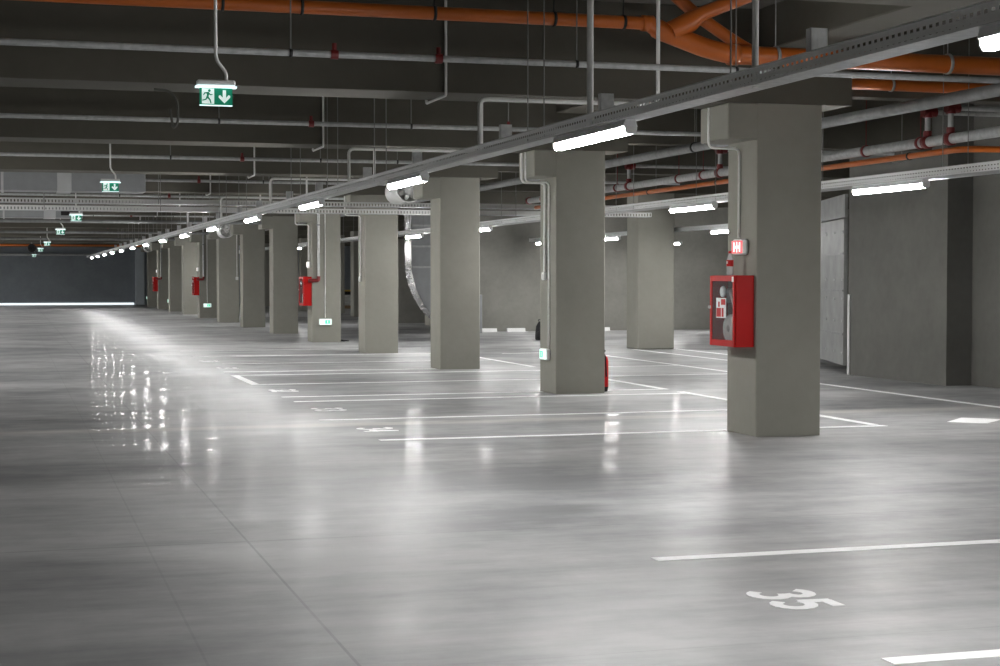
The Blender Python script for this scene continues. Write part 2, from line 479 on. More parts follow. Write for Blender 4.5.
# ------------------------------------------------------------------ cable trays
def tray_along_y(x, w, y0, y1, z, label, posts, rods, group, trunk=True, mat=M_TRAYY, h=0.08):
    t = thing('cable_tray', label, 'cable tray', (x, y0, z), group)
    MB().box(x - w / 2, x - w / 2 + .002, y0, y1, z, z + h).box(x + w / 2 - .002, x + w / 2, y0, y1, z, z + h).build('side_wall', mat, t)
    MB().box(x - w / 2, x + w / 2, y0, y1, z - .003, z - .001).box(x - w / 2 - .012, x - w / 2 + .002, y0, y1, z + h, z + h + .004).box(x + w / 2 - .002, x + w / 2 + .012, y0, y1, z + h, z + h + .004).build('tray_bottom', M_GALV, t)
    for y in posts:
        mb = MB().box(x - .06, x + .03, y, y + .004, z + .09, z + .20)
        mb.box(x - .06, x - .056, y, y + .05, z + .09, z + .20).box(x + .026, x + .03, y, y + .05, z + .09, z + .20)
        for q in range(3):
            mb.box(x - .025, x - .005, y - .002, y, z + .11 + q * .03, z + .125 + q * .03)
        mb.build('strut_post', M_POST, t)
    for y in rods:
        for s in (-1, 1):
            MB().tube([(x + s * (w / 2 - .012), y, z), (x + s * (w / 2 - .012), y, ZS - .002)], .005, 6).build('hanger_rod', M_ROD, t)
    return t
posts = []
y = 7.1
while y < 60:
    posts += [y, y + 2.9]; y += 5.15
rods = [8.9 + 2.65 * i - (0.9 if abs((8.9 + 2.65 * i - 14.05) % BAY) < .8 else 0) for i in range(20)]
rods = [r for r in rods if not any(yy - .03 < r < yy + PD + .03 for yy in allY) and not any(abs(r - 13.0 - BAY * q) < .12 or abs(r - 13.3) < .2 or abs(r - c_) < .08 for q in range(13) for c_ in (13.05, 18.5))]
tray1 = tray_along_y(3.725, 0.15, 2.0, 84.0, 2.489, 'long perforated steel cable tray carrying the line of tube lamps past the pillars', posts, rods, 'cable trays')
r2 = [13.9 + 2.95 * i for i in range(12)]
tray_along_y(8.72, 0.30, 9.0, 70.0, 2.475, 'wide perforated cable tray running beyond the pillars along the bare wall', [], [r for r in r2 if not any(yy + .4 < r < yy + PD + .02 for yy in allY)], 'cable trays')
tray_along_y(13.62, 0.2, 27.0, 42.5, 2.475, 'cable tray carrying the lamps of the back bay', [], [29.0, 33.8, 39.8], 'cable trays')
def tray_along_x(y, x0, x1, z, label):
    t = thing('cable_tray', label, 'cable tray', (x0, y, z), 'cable trays')
    w, h = .3, .085
    MB().box(x0, x1, y - w / 2, y - w / 2 + .002, z, z + h).box(x0, x1, y + w / 2 - .002, y + w / 2, z, z + h).build('side_wall', M_TRAYX, t)
    MB().box(x0, x1, y - w / 2, y + w / 2, z - .003, z - .001).build('tray_bottom', M_GALV, t)
    for i in range(10):
        x = x0 + 1.2 + i * 2.05
        if 2.9 < x < 4.4 or 8.1 < x < 9.2 or 6.2 < x < 7.8: continue
        MB().tube([(x, y - w / 2 - .008, z), (x, y - w / 2 - .008, ZS - .002)], .006, 6).build('hanger_rod', M_ROD, t)
    return t
tray_along_x(30.75, -8.8, 12.3, 2.71, 'lower of the two slotted cable trays crossing the hall before the fourth pillar')
tray_along_x(31.12, -8.8, 12.3, 2.86, 'upper of the two slotted cable trays crossing the hall before the fourth pillar')

# ------------------------------------------------------------------ exit signs hanging over the aisle
def running_man(cx, cy, cz, h, mat, parent, name='running_figure', ax='y', s=1):
    """figure drawn as solid 3 mm plates facing -Y, h = height"""
    u = h / 10.0
    mb = MB()
    def poly(pts):
        mb.prism([(cx + a * u * s, cz + b * u) for a, b in pts], cy - .003, cy, 'y')
    circ = [(1.1 + .95 * math.cos(2 * PI * k / 12), 3.9 + .95 * math.sin(2 * PI * k / 12)) for k in range(12)]
    poly(circ)
    poly([(-.6, 2.9), (.9, 2.9), (1.0, 2.0), (.5, -.6), (-1.0, -.6), (-.7, .8)])
    poly([(.6, 2.8), (2.0, 1.3), (3.3, 1.6), (3.3, 1.0), (1.8, .5), (.5, 1.6)])
    poly([(-.6, 2.9), (-2.5, 2.5), (-3.3, .6), (-2.7, .4), (-2.0, 1.8), (-.5, 1.8)])
    poly([(-.6, -.4), (.5, -.4), (1.9, -2.2), (2.6, -4.6), (1.7, -4.8), (1.0, -2.6), (-.4, -1.4)])
    poly([(-1.0, -.4), (.2, -.6), (-1.2, -2.8), (-3.8, -3.3), (-3.9, -2.5), (-1.8, -2.0)])
    return mb.build(name, mat, parent)

def exit_template(x, y, z):
    """z: middle of the green panel"""
    t = thing('exit_sign', '', 'exit sign', (x, y, z), 'green exit signs hanging over the aisle')
    w, h = .205, .105
    MB().box(x - w / 2, x + w / 2, y - .005, y + .005, z - h / 2, z + h / 2).build('sign_panel', M_GREEN, t)
    MB().box(x - w / 2 + .014, x - .012, y - .008, y - .0055, z - h / 2 + .006, z + h / 2 - .004).build('door_symbol', M_SIGNW, t)
    running_man(x - .052, y - .0085, z, .09, M_GREEN, t)
    ax = x + .052
    MB().prism([(ax - .010, z + .040), (ax + .010, z + .040), (ax + .010, z - .008), (ax + .027, z + .010), (ax + .036, z + .004), (ax + .036, z - .006), (ax, z - .042), (ax - .036, z - .006), (ax - .036, z + .004), (ax - .027, z + .010), (ax - .010, z - .008)], y - .0085, y - .0055, 'y').build('arrow_symbol', M_SIGNW, t)
    MB().box(x - w / 2, x + w / 2, y - .006, y + .006, z - h / 2 - .007, z - h / 2 - .001).build('lit_edge', M_SIGNL, t)
    MB().box(x - .120, x + .120, y - .028, y + .028, z + h / 2 + .012, z + h / 2 + .050, .008).build('sign_housing', M_PLASTW, t)
    MB().box(x - .128, x + .128, y - .034, y + .034, z + h / 2 + .001, z + h / 2 + .011).build('light_bar', M_SIGNL, t)
    pz = z + h / 2 + .05
    MB().tube(fillet([(x + .065, y, pz), (x + .065, y, pz + .05), (x + .0, y, pz + .13), (x + .0, y, ZS - .002)], .04), .011, 8).build('drop_conduit', M_COND, t)
    return t
EXY = [10.46, 21.45, 32.8, 43.0, 58.5, 71.3, 90.3]
et = exit_template(1.255, EXY[0], 2.64)
et['label'] = 'large green exit sign with running figure and down arrow hanging before the first beam'
for i in range(1, 7):
    lab = ['', 'second green exit sign in the hanging line, over the pale duct and cable trays', 'third green exit sign in the hanging line, just below the cable trays',
           'fourth green exit sign of the hanging line over the aisle', 'fifth green exit sign of the hanging line over the aisle', 'sixth green exit sign of the hanging line over the aisle',
           'last tiny green exit sign hanging before the dark end wall'][i]
    copy_tree(et, (1.235, EXY[i], 2.65), lab)

# ------------------------------------------------------------------ sprinkler branch pipes
def branch(k):
    y = 13.0 + BAY * k
    x1 = 11.6 if k == 0 else 8.4
    lab = 'thick near sprinkler pipe crossing just below the orange drain' if k == 0 else f'{ORD[k]} thin galvanised sprinkler pipe crossing the ceiling, counted from the orange drain'
    t = thing('sprinkler_pipe', lab, 'pipe', (-8.9, y, 3.28), 'sprinkler pipes crossing under the ceiling')
    n = 9
    MB().tube([(-8.9, y, 3.28), (x1, y, 3.28)], .027, 10).build('pipe', M_GALV, t)
    for x, r in ((3.36, .040),) + (((2.5, .038),) if k == 0 else ((5.75, .036),) if k == 1 else ()):
        MB().tube([(x - .03, y, 3.28), (x + .03, y, 3.28)], r, 12).tube([(x, y, 3.28), (x, y, 3.37)], .02, 8).build('red_coupling', M_REDF, t)
    for x in (-5.9, -3.1, -0.55, 2.3 if k else 2.15, 4.55, 5.75 if k else 6.0):
        s = MB().tube([(x, y, 3.30), (x, y, ZS - .002)], .006, 6)
        s.build('hanger_rod', M_ROD, t)
        MB().lathe([(.029, -.012), (.034, -.012), (.034, .012), (.029, .012)], (x, y, 3.28), 'x', 12).build('pipe_clamp', M_BLACKM, t)
    return t
for k in range(0, 13): branch(k)

# riser tees from the main to the branches
# ------------------------------------------------------------------ sprinkler main, orange return and grey pipe along the side
MX, MZ = 9.6, 2.975
t = thing('sprinkler_main', 'thick galvanised sprinkler main with red clamps and tees running beside the bare wall', 'pipe', (MX, 9.0, MZ))
MB().tube([(MX, 9.0, MZ), (MX, 30.2, MZ)], .056, 16).build('pipe', M_GALV, t)
MB().lathe([(.0, .03), (.07, .025), (.07, -.06), (.057, -.06)], (MX, 30.2, MZ), 'y', 16).build('end_fitting', M_REDF, t)
for y in (15.40, 15.86, 21.32, 24.87, 29.3):
    mb = MB().lathe([(.0565, -.045), (.071, -.045), (.071, .045), (.0565, .045)], (MX, y, MZ), 'y', 16).tube([(MX, y, MZ + .06), (MX, y, MZ + .12)], .045, 12)
    mb.build('red_tee', M_REDF, t)
    MB().tube([(MX, y, MZ + .12), (MX, y, 3.25)], .030, 10).build('riser', M_GALV, t)
    MB().tube([(MX, y, 3.24), (MX, y, 3.30)], .052, 12).tube([(MX - .06, y, 3.30), (MX + .10, y, 3.30)], .052, 12).build('red_elbow', M_REDF, t)
    MB().tube([(MX + .1, y, 3.30), (12.35, y, 3.30)], .027, 10).build('branch_pipe', M_GALV, t)
for y in (16.0, 17.2, 21.9, 22.8, 25.4, 28.0):
    MB().lathe([(.057, -.02), (.070, -.02), (.070, .02), (.057, .02)], (MX, y, MZ), 'y', 16).tube([(MX, y, MZ + .06), (MX, y, ZS - .002)], .006, 6).build('red_clamp', M_REDF, t)
t = thing('orange_drain_pipe', 'thin orange drain pipe slung beneath the galvanised sprinkler main', 'pipe', (9.62, 14.9, 2.855), 'orange drain pipes')
MB().tube(fillet([(12.0, 15.2, 2.865), (9.64, 15.2, 2.855), (9.64, 29.9, 2.835)], .25), .034, 12).build('pipe', M_ORANGE, t)
for y in (16.6, 20.0, 24.0, 28.0):
    MB().tube([(9.72, y, 2.855), (9.72, y, ZS - .002)], .005, 6).box(9.60, 9.725, y - .01, y + .01, 2.80, 2.806).build('hanger_rod', M_ROD, t)
for k in range(5):
    MB().lathe([(.0345, -.012), (.043, -.012), (.043, .012), (.0345, .012)], (9.64, 16.3 + 2.6 * k, 2.854 - .00136 * (1.1 + 2.6 * k)), 'y', 14).build('pipe_clamp', M_BLACKM, t)
t = thing('grey_service_pipe', 'grey lagged service pipe running high past the top of the bottle pillar', 'pipe', (8.3, 9.0, 3.15))
MB().tube([(8.3, 9.0, 3.14), (8.3, 60.0, 3.14)], .058, 14).build('pipe', M_GALVD, t)
for yy in (15.9, 19.2, 25.0, 31.0):
    MB().lathe([(.058, -.02), (.068, -.02), (.068, .02), (.058, .02)], (8.3, yy, 3.14), 'y', 14).build('pipe_clamp', M_BLACKM, t)
    MB().tube([(8.3, yy, 3.2), (8.3, yy, ZS - .002)], .006, 6).build('hanger_rod', M_ROD, t)

# ------------------------------------------------------------------ big orange drain at the ceiling
t = thing('orange_drain_pipe', 'long orange drain pipe with a branching junction under the ceiling, over the first sprinkler pipe', 'pipe', (0, 13.3, 3.5), 'orange drain pipes')
MB().tube([(-8.8, 13.3, 3.70), (5.36, 13.3, 3.695)], .056, 16).build('pipe', M_ORANGE, t)
MB().tube(fillet([(5.30, 13.3, 3.695), (5.42, 13.3, 3.64), (5.84, 13.28, 3.50), (6.08, 13.28, 3.455), (6.3, 13.28, 3.455)], .08), [.060, .07] + [.085] * 18, 16).build('reducer', M_ORANGE, t)
MB().tube([(6.2, 13.28, 3.455), (12.0, 13.28, 3.44)], .082, 18).build('wide_pipe', M_ORANGE, t)
MB().tube([(5.50, 13.26, 3.63), (5.68, 13.24, 3.72), (5.78, 13.22, 3.79), (6.30, 13.15, 3.995)], [.085, .088, .062, .058], 16).build('branch_pipe', M_ORANGE, t)
MB().tube(fillet([(6.36, 13.36, 3.48), (6.18, 13.40, 3.58), (5.84, 13.44, 3.80), (5.6, 13.46, 3.995)], .1), .055, 14).build('branch_pipe', M_ORANGE, t)
MB().lathe([(.082, -.045), (.094, -.045), (.094, .045), (.082, .045)], (6.10, 13.28, 3.455), 'x', 16).build('socket_collar', M_ORANGE, t)
MB().lathe([(.058, -.05), (.07, -.05), (.07, .05), (.058, .05)], (5.30, 13.3, 3.695), 'x', 16).build('socket_collar', M_ORANGE, t)
for x in (1.65, 2.29, 3.40, 4.45, 5.08):
    z = 3.70 - .005 * (x + 8.8) / 14.2
    MB().lathe([(.057, -.012), (.066, -.012), (.066, .012), (.057, .012)], (x, 13.3, z), 'x', 16).tube([(x, 13.3, z + .06), (x, 13.3, ZS - .002)], .006, 6).build('pipe_clamp', M_BLACKM, t)
for x in (6.51, 8.24):
    MB().lathe([(.083, -.014), (.095, -.014), (.095, .014), (.083, .014)], (x, 13.28, 3.452), 'x', 18).tube([(x, 13.28, 3.53), (x, 13.28, ZS - .002)], .006, 6).build('pipe_clamp', M_GALV, t)
t = thing('orange_drain_pipe', 'second orange drain pipe running behind the bottle pillar below the thick one', 'pipe', (7.75, 14.3, 3.33), 'orange drain pipes')
MB().tube([(7.72, 14.3, 3.375), (12.3, 14.3, 3.36)], .056, 16).build('pipe', M_ORANGE, t)
for x in (8.25, 9.9):
    MB().lathe([(.057, -.012), (.066, -.012), (.066, .012), (.057, .012)], (x, 14.3, 3.375), 'x', 16).tube([(x, 14.3, 3.40), (x, 14.3, ZS - .002)], .006, 6).build('pipe_clamp', M_GALV, t)
o = one('orange_drain_pipe', MB().tube([(-8.8, 83.4, 3.085), (6.3, 83.4, 3.08)], .05, 12), M_ORANGE, (-8.8, 83.4, 3.42), 'distant orange drain pipe crossing near the dark end wall', 'pipe', 'orange drain pipes')

# ------------------------------------------------------------------ conduits
CG = 'grey conduits under the ceiling'
for k in range(0, 7):
    y = COLY[k]
    xs = 3.69
    p = fillet([(xs, y - .028, 3.99), (xs, y - .028, ZB - .028), (xs, y + PD + .028, ZB - .028), (xs, y + PD + .028, ZB + .25)], .03)
    one('ceiling_bent_conduit', MB().tube(p, .013, 8), M_COND, (xs, y, 3.1), f'thin conduit wrapping under the {ORD[k]} ceiling beam above the long cable tray', 'conduit', CG)
for k in range(0, 5):
    y = 13.05 + 5.45 * k if k < 2 else 18.5 + BAY * (k - 1)
    z = 2.97
    p = fillet([(5.3, y, ZS - .003), (5.3, y, z), (3.72, y, z), (3.725, y, 2.58)], .07)
    one('ceiling_drop_conduit', MB().tube(p, .018, 8), M_COND, (3.72, y, 2.56), f'level conduit bending down onto the long tray before the {ORD[k]} pillar' , 'conduit', CG)
one('ceiling_conduit_pole', MB().tube([(3.7, 10.3, 2.48), (3.7, 10.3, ZS - .002)], .023, 10), M_COND, (3.7, 10.3, 2.48), 'thick upright conduit dropping from the ceiling to the tray over the second lamp', 'conduit', CG)
one('ceiling_conduit_pole', MB().tube([(3.7, 7.78, 2.48), (3.7, 7.78, ZS - .002)], .017, 10), M_COND, (3.7, 7.78, 2.48), 'upright conduit dropping past the orange junction onto the tray', 'conduit', CG)
# loose cable under the first beam
one('hanging_cable', MB().tube(fillet([(1.20, 14.4, 3.113), (1.33, 14.4, 3.11), (1.40, 14.4, 3.02), (1.40, 14.4, 2.83), (1.36, 14.4, 2.78), (1.335, 14.4, 2.95)], .08), .011, 8), M_CABLE, (1.2, 14.4, 2.8), 'loose cable looping down below the first beam beside the large exit sign', 'cable')

# pillar conduits (they run on the side face, X = PX0)
def side_conduit(k, dy, zend, lab, r=.012, start=6.37):
    y = COLY[k] + dy
    q = r + .004
    p = fillet([(start, y, 3.11), (start, y, 2.73), (PX0 - q, y, 2.73), (PX0 - q, y, zend)], .06)
    return one('pillar_conduit', MB().tube(p, r, 8), M_COND, (PX0 - .02, y, zend), lab, 'conduit', 'conduits on the pillars')
side_conduit(0, .36, 1.875, 'white conduit bending round the corbel down to the lit hose sign')
side_conduit(1, .40, 1.55, 'outer of two conduits on the second pillar, ending at the white switch', .016)
side_conduit(1, .24, .595, 'inner of two conduits on the second pillar, ending at the low exit sign', .012)
side_conduit(3, .34, 1.5, 'conduit on the fourth pillar ending at a small white switch', .014)
side_conduit(4, .34, 1.9, 'conduit above the small lamp over the hose cabinet of the fifth pillar', .014)
def front_conduit(k, dx, ztop, zend, lab, r=.012):
    x, y = PX0 + dx, COLY[k] - r - .003
    return one('pillar_conduit', MB().tube([(x, y, ztop), (x, y, zend)], r, 8), M_COND, (x, y, zend), lab, 'conduit', 'conduits on the pillars')
front_conduit(4, .30, 3.1, .57, 'conduit down the wide face of the fifth pillar to its low exit sign')
front_conduit(8, .28, 3.1, .57, 'conduit down the wide face of the ninth pillar to its low exit sign')
front_conduit(7, .60, 3.1, 1.5, 'conduit down the wide face of the eighth pillar to a white switch')
front_conduit(9, .60, 3.1, 1.5, 'conduit down the wide face of the tenth pillar to a white switch')

def switch(loc, lab, face='x'):
    x, y, z = loc
    t = thing('wall_switch', lab, 'switch', loc, 'white switches on the pillars')
    if face == 'x':
        MB().box(x - .05, x - .002, y - .045, y + .045, z - .055, z + .055, .012).build('switch_box', M_PLASTW, t)
        MB().box(x - .056, x - .051, y - .022, y + .022, z - .03, z + .03).build('rocker', M_WHITE, t)
    else:
        MB().box(x - .045, x + .045, y - .05, y - .002, z - .055, z + .055, .012).build('switch_box', M_PLASTW, t)
        MB().box(x - .022, x + .022, y - .056, y - .051, z - .03, z + .03).build('rocker', M_WHITE, t)
switch((PX0 - .002, COLY[1] + .40, 1.52), 'white switch box halfway up the side of the second pillar')
switch((PX0 - .002, COLY[3] + .34, 1.47), 'white switch box halfway up the side of the fourth pillar')
switch((PX0 + .60, COLY[7], 1.47), 'white switch box on the wide face of the eighth pillar', 'y')
switch((PX0 + .60, COLY[9], 1.47), 'white switch box on the wide face of the tenth pillar', 'y')

# low exit signs
def low_sign(loc, lab, face):
    x, y, z = loc
    t = thing('low_exit_sign', lab, 'exit sign', loc, 'low lit exit signs on the pillars')
    def bx(u0, u1, d0, d1, z0, z1, c=0):
        return MB().box(x - d1, x - d0, y + u0, y + u1, z + z0, z + z1, c) if face == 'x' else MB().box(x + u0, x + u1, y - d1, y - d0, z + z0, z + z1, c)
    bx(-.15, .15, .003, .055, -.075, .075, .012).build('sign_housing', M_PLASTW, t)
    bx(-.13, .13, .056, .060, -.060, .060).build('lit_face', M_LOWSIGN, t)
    bx(-.015, .105, .0605, .063, -.045, .045).build('green_field', M_LOWGRN, t)
    bx(.035, .055, .0635, .066, -.03, .03).build('arrow_symbol', M_SIGNW, t)
low_sign((PX0, COLY[1] + .36, .50), 'low glowing exit sign on the side face of the second pillar', 'x')
low_sign((PX0 + .30, COLY[4], .47), 'low glowing exit sign on the wide face of the fifth pillar', 'y')
low_sign((PX0 + .28, COLY[8], .47), 'low glowing exit sign on the wide face of the ninth pillar', 'y')
low_sign((PX0, COLY[10] + .3, .47), 'low glowing exit sign on the side of the eleventh pillar', 'x')
low_sign((PX0, COLY[12] + .3, .47), 'low glowing exit sign on the side of the last pillar', 'x')

# lit hose sign above the first cabinet
def hose_sign(y, z, lab, small=False):
    x = PX0
    t = thing('hose_sign', lab, 'sign', (x, y, z), 'lit hose reel signs above the cabinets')
    MB().box(x - .052, x - .002, y - .135, y + .145, z - .075, z + .075, .018).build('sign_housing', M_PLASTW, t)
    MB().box(x - .057, x - .0525, y - .10, y + .135, z - .060, z + .060).build('red_face', M_HRED if not small else M_HWHT, t)
    mb = MB()
    def q(u0, u1, z0, z1): mb.box(x - .060, x - .0575, y + u0, y + u1, z + z0, z + z1)
    q(-.06, -.035, -.045, .045); q(.065, .09, -.045, .045); q(-.034, .064, -.012, .012); q(.005, .025, -.05, -.013); q(.005, .025, .013, .05)
    mb.build('hose_symbol', M_HWHT, t)
hose_sign(COLY[0] + .30, 1.79, 'small lit red sign with white hose symbol beside the bottle')
for k, w in ((4, 'fifth'), (8, 'ninth'), (11, 'twelfth')):
    hose_sign(COLY[k] + .30, 1.80, f'small white lit sign above the hose cabinet on the {w} pillar', True)

# ------------------------------------------------------------------ hose cabinets
def cabinet(k):
    x1 = PX0 - .003; x0 = x1 - .205
    y0 = COLY[k] + .045; y1 = y0 + .56
    z0, z1 = .845, 1.52
    lab = {0: 'red hose cabinet with glazed door and a bottle standing on it', 4: 'red hose cabinet on the fifth pillar above its low exit sign',
           8: 'red hose cabinet on the ninth pillar in the distance', 11: 'smallest red hose cabinet, on the twelfth pillar near the end wall'}[k]
    t = thing('hose_cabinet', lab, 'fire cabinet', (x1, y0, z0), 'red hose cabinets on the pillars')
    th = .012
    # shell open to -X
    MB().box(x0 + .02, x1, y0, y0 + th, z0, z1, .003).box(x0 + .02, x1, y1 - th, y1, z0, z1, .003).box(x0 + .02, x1, y0 + th, y1 - th, z0, z0 + th).box(x0 + .02, x1, y0 + th, y1 - th, z1 - th, z1).build('cabinet_body', M_RED, t)
    MB().box(x1 - .015, x1 - .003, y0 + th, y1 - th, z0 + th, z1 - th).build('back_panel', M_CABIN, t)
    d = MB()
    b = .062
    d.box(x0, x0 + .018, y0 + .002, y0 + b * .6, z0 + .002, z1 - .002, .004).box(x0, x0 + .018, y1 - b * .8, y1 - .002, z0 + .002, z1 - .002, .004)
    d.box(x0, x0 + .018, y0 + b * .6, y1 - b * .8, z0 + .002, z0 + b, .004).box(x0, x0 + .018, y0 + b * .6, y1 - b * .8, z1 - b * .9, z1 - .002, .004)
    door = d.build('cabinet_door', M_RED, t)
    MB().box(x0 + .006, x0 + .010, y0 + b * .6 - .004, y1 - b * .8 + .004, z0 + b - .004, z1 - b * .9 + .004).build('glass_pane', M_GLASS, door)
    MB().lathe([(.0, -.022), (.014, -.02), (.016, -.004), (.012, .0)], (x0, y1 - .02, z0 + .37), 'x', 12).build('door_knob', M_PLASTW, door)
    MB().box(x0 - .006, x0 + .012, y0 + .012, y0 + .045, z1 - .062, z1 - .012, .003).build('seal_tab', M_SACK, door)
    if k == 0:
        st = MB().box(x0 - .002, x0 + .004, y0 + .18, y0 + .40, z0 + .27, z0 + .46)
        s = st.build('hose_sticker', M_WHITE, door)
        m2 = MB()
        yy, zz = y0 + .29, z0 + .365
        def q(u0, u1, w0, w1): m2.box(x0 - .004, x0 - .0022, yy + u0, yy + u1, zz + w0, zz + w1)
        q(.0, .10, -.085, .0); q(-.10, -.005, .03, .085); q(-.06, -.02, -.085, .0); q(.03, .06, .01, .06)
        m2.build('sticker_symbol', M_RED, s)
    # hose coil, valve, nozzle
    cx, cy, cz = x0 + .082, y0 + .20, z0 + .17
    MB().lathe([(.035, -.05), (.12, -.05), (.135, -.03), (.135, .03), (.12, .05), (.035, .05), (.035, -.05)], (cx, cy, cz), 'x', 24).build('hose_coil', M_HOSE, t)
    MB().tube(fillet([(cx - .04, cy - .1, cz + .02), (cx - .04, cy - .13, cz + .2), (cx - .02, cy + .02, cz + .36)], .1), .018, 10).build('hose_end', M_HOSE, t)
    v = MB().tube([(cx + .10, cy + .06, z0 + .52), (cx - .03, cy + .06, z0 + .52)], .03, 12).lathe([(.0, -.06), (.05, -.058), (.055, -.04), (.0, -.036)], (cx - .03, cy + .06, z0 + .52), 'x', 16).tube([(cx - .02, cy + .06, z0 + .52), (cx - .02, cy + .04, z0 + .42)], .024, 10)
    v.build('valve', M_GALV, t)
    return t
for k in (0, 4, 8, 11): cabinet(k)
# risers feeding the distant cabinets
for k, w in ((4, 'fifth'), (8, 'ninth'), (11, 'twelfth')):
    x, y = PX0 + .14, COLY[k] - .055
    t = thing('hanging_supply_pipe', f'galvanised supply pipe down the {w} pillar into its hose cabinet', 'pipe', (x, y, 1.42), 'supply pipes to the hose cabinets')
    MB().tube([(x, y, 1.5), (x, y, ZS - .003)], .030, 10).build('pipe', M_GALV, t)
    MB().tube(fillet([(x, y, 1.53), (x, y, 1.43), (PX0 - .10, y, 1.43)], .06), .042, 10).build('red_elbow', M_REDF, t)
    MB().box(x - .05, x + .05, y - .035, y + .05, 2.7, 2.73).build('pipe_clamp', M_GALVD, t)

# bottle on the first cabinet
bx_, by_, bz_ = PX0 - .130, COLY[0] + .31, 1.5215
t = thing('plastic_bottle', 'clear plastic drink bottle with red label and cap standing on the red hose cabinet', 'bottle', (bx_, by_, bz_))
MB().lathe([(.0, .003), (.022, .0), (.031, .006), (.033, .02), (.030, .045), (.033, .07), (.033, .135), (.030, .150), (.020, .185), (.0135, .200), (.0135, .210)], (bx_, by_, bz_), 'z', 24).build('bottle_body', M_PET, t)
MB().lathe([(.0338, .084), (.0342, .086), (.0342, .142), (.0325, .145)], (bx_, by_, bz_), 'z', 24).build('bottle_label', M_RED, t)
lab_ = MB()
for a0, zz, l in ((3.0, .128, .7), (3.1, .120, .5), (2.95, .112, .6)):
    pts = [(bx_ + .0347 * math.cos(a0 + s * l / 8), by_ + .0347 * math.sin(a0 + s * l / 8), bz_ + zz + .003 * math.sin(s * 1.7)) for s in range(9)]
    lab_.tube(pts, .0016, 5)
lab_.build('label_script', M_WHITE, t)
MB().lathe([(.0, .232), (.0145, .231), (.0155, .228), (.0155, .209), (.0145, .208)], (bx_, by_, bz_), 'z', 18).build('bottle_cap', M_RED, t)

# ------------------------------------------------------------------ fire extinguisher by the second pillar
ex, ey = 7.462, 20.28
t = thing('fire_extinguisher', 'red fire extinguisher standing behind the edge of the second pillar', 'fire extinguisher', (ex, ey, 0))
MB().lathe([(.078, .06), (.080, .07), (.080, .40), (.070, .45), (.04, .475), (.02, .48)], (ex, ey, 0), 'z', 20).build('cylinder_body', M_RED, t)
MB().lathe([(.0, .001), (.066, .001), (.07, .01), (.080, .065)], (ex, ey, 0), 'z', 20).build('base_ring', M_BLACK, t)
MB().tube([(ex, ey, .48), (ex, ey, .53)], .018, 10).box(ex - .012, ex + .012, ey - .09, ey + .03, .53, .545).build('valve_head', M_BLACK, t)
MB().tube(fillet([(ex, ey - .03, .50), (ex, ey - .11, .48), (ex + .02, ey - .10, .2)], .08), .01, 8).build('discharge_hose', M_BLACK, t)

# ------------------------------------------------------------------ jet fans
def jet_fan(loc, lab):
    x, y, z = loc
    t = thing('jet_fan', lab, 'fan', loc, 'white jet fans beside the pillars')
    r = .222
    MB().lathe([(r * .80, .06), (r * .86, .0), (r * 1.0, -.02), (r * 1.0, .03), (r * .90, .09), (r * .90, .85), (r * 1.0, .90), (r * .98, .93), (r * .0, .90), (r * .0, .14), (r * .78, .12), (r * .80, .06)], (x, y, z), 'y', 32).build('fan_casing', M_FANW, t)
    MB().lathe([(.0, -.005), (.05, .0), (.075, .03), (.075, .115), (.0, .115)], (x, y, z), 'y', 20).build('fan_hub', M_FANW, t)
    for k in range(7):
        a = 2 * PI * k / 7
        u = (math.cos(a), math.sin(a)); w = (-u[1], u[0])
        vs = []
        for rr, tw in ((.07, .05), (r * .78, .03)):
            for s, yy in ((-1, .05), (1, .09)):
                for d in (0, .006):
                    vs.append((x + u[0] * rr + w[0] * tw * s, y + yy + d, z + u[1] * rr + w[1] * tw * s))
        MB().add(vs, [(0, 2, 3, 1), (4, 5, 7, 6), (0, 4, 6, 2), (1, 3, 7, 5), (0, 1, 5, 4), (2, 6, 7, 3)]).build('blade', M_FANW, t)
    MB().box(x - .05, x + .05, y + .15, y + .19, z + r * .92, ZS - .002).box(x - .05, x + .05, y + .7, y + .74, z + r * .92, ZS - .002).build('bracket', M_GALVD, t)
    MB().tube(fillet([(x - .02, y + .02, z + .02), (x + .05, y - .03, z + .05), (x + .12, y + .03, z + .05)], .03), .012, 8).box(x - .03, x + .03, y - .01, y + .03, z - .01, z + .05, .008).build('cable_gland', M_PLASTW, t)
jet_fan((6.56, 27.4, 3.0), 'white jet fan behind the third lamp, beside the third pillar')
jet_fan((6.44, 51.0, 2.95), 'white jet fan halfway along the pillar row, beside a lamp')
jet_fan((6.44, 80.6, 2.95), 'white jet fan at the distant end of the pillar row')

# ------------------------------------------------------------------ rectangular ducts over the aisle
def rect_duct(y, x0, x1, z0, z1, bands, lab, dark=None):
    t = thing('air_duct', lab, 'duct', (x0, y, z0), 'rectangular air ducts over the aisle')
    MB().box(x0, x1, y, y + .7, z0, z1, .005).build('duct_body', M_DUCT, t)
    for a, b in bands:
        MB().box(a, b, y - .012, y + .712, z0 - .012, z1 + .012, .003).build('joint_band', M_DUCTL, t)
    if dark:
        MB().box(dark[0], dark[1], y - .02, y - .001, z0 + .06, z1 - .06).build('grille', M_DARK, t)
    for x in (x0 + 1, x0 + 4, x0 + 7):
        MB().tube([(x, y - .018, z0), (x, y - .018, ZS - .002)], .006, 6).build('hanger_rod', M_ROD, t)
rect_duct(29.45, -8.6, 2.3, 3.0, 3.47, [(.80, 1.04), (-.13, -.09)], 'pale rectangular duct with a bright joint band just above the two cable trays')
rect_duct(41.3, -8.6, 1.72, 2.95, 3.24, [(.80, 1.08), (-.15, -.11)], 'second rectangular duct with a dark opening, just below the two cable trays', (1.20, 1.60))
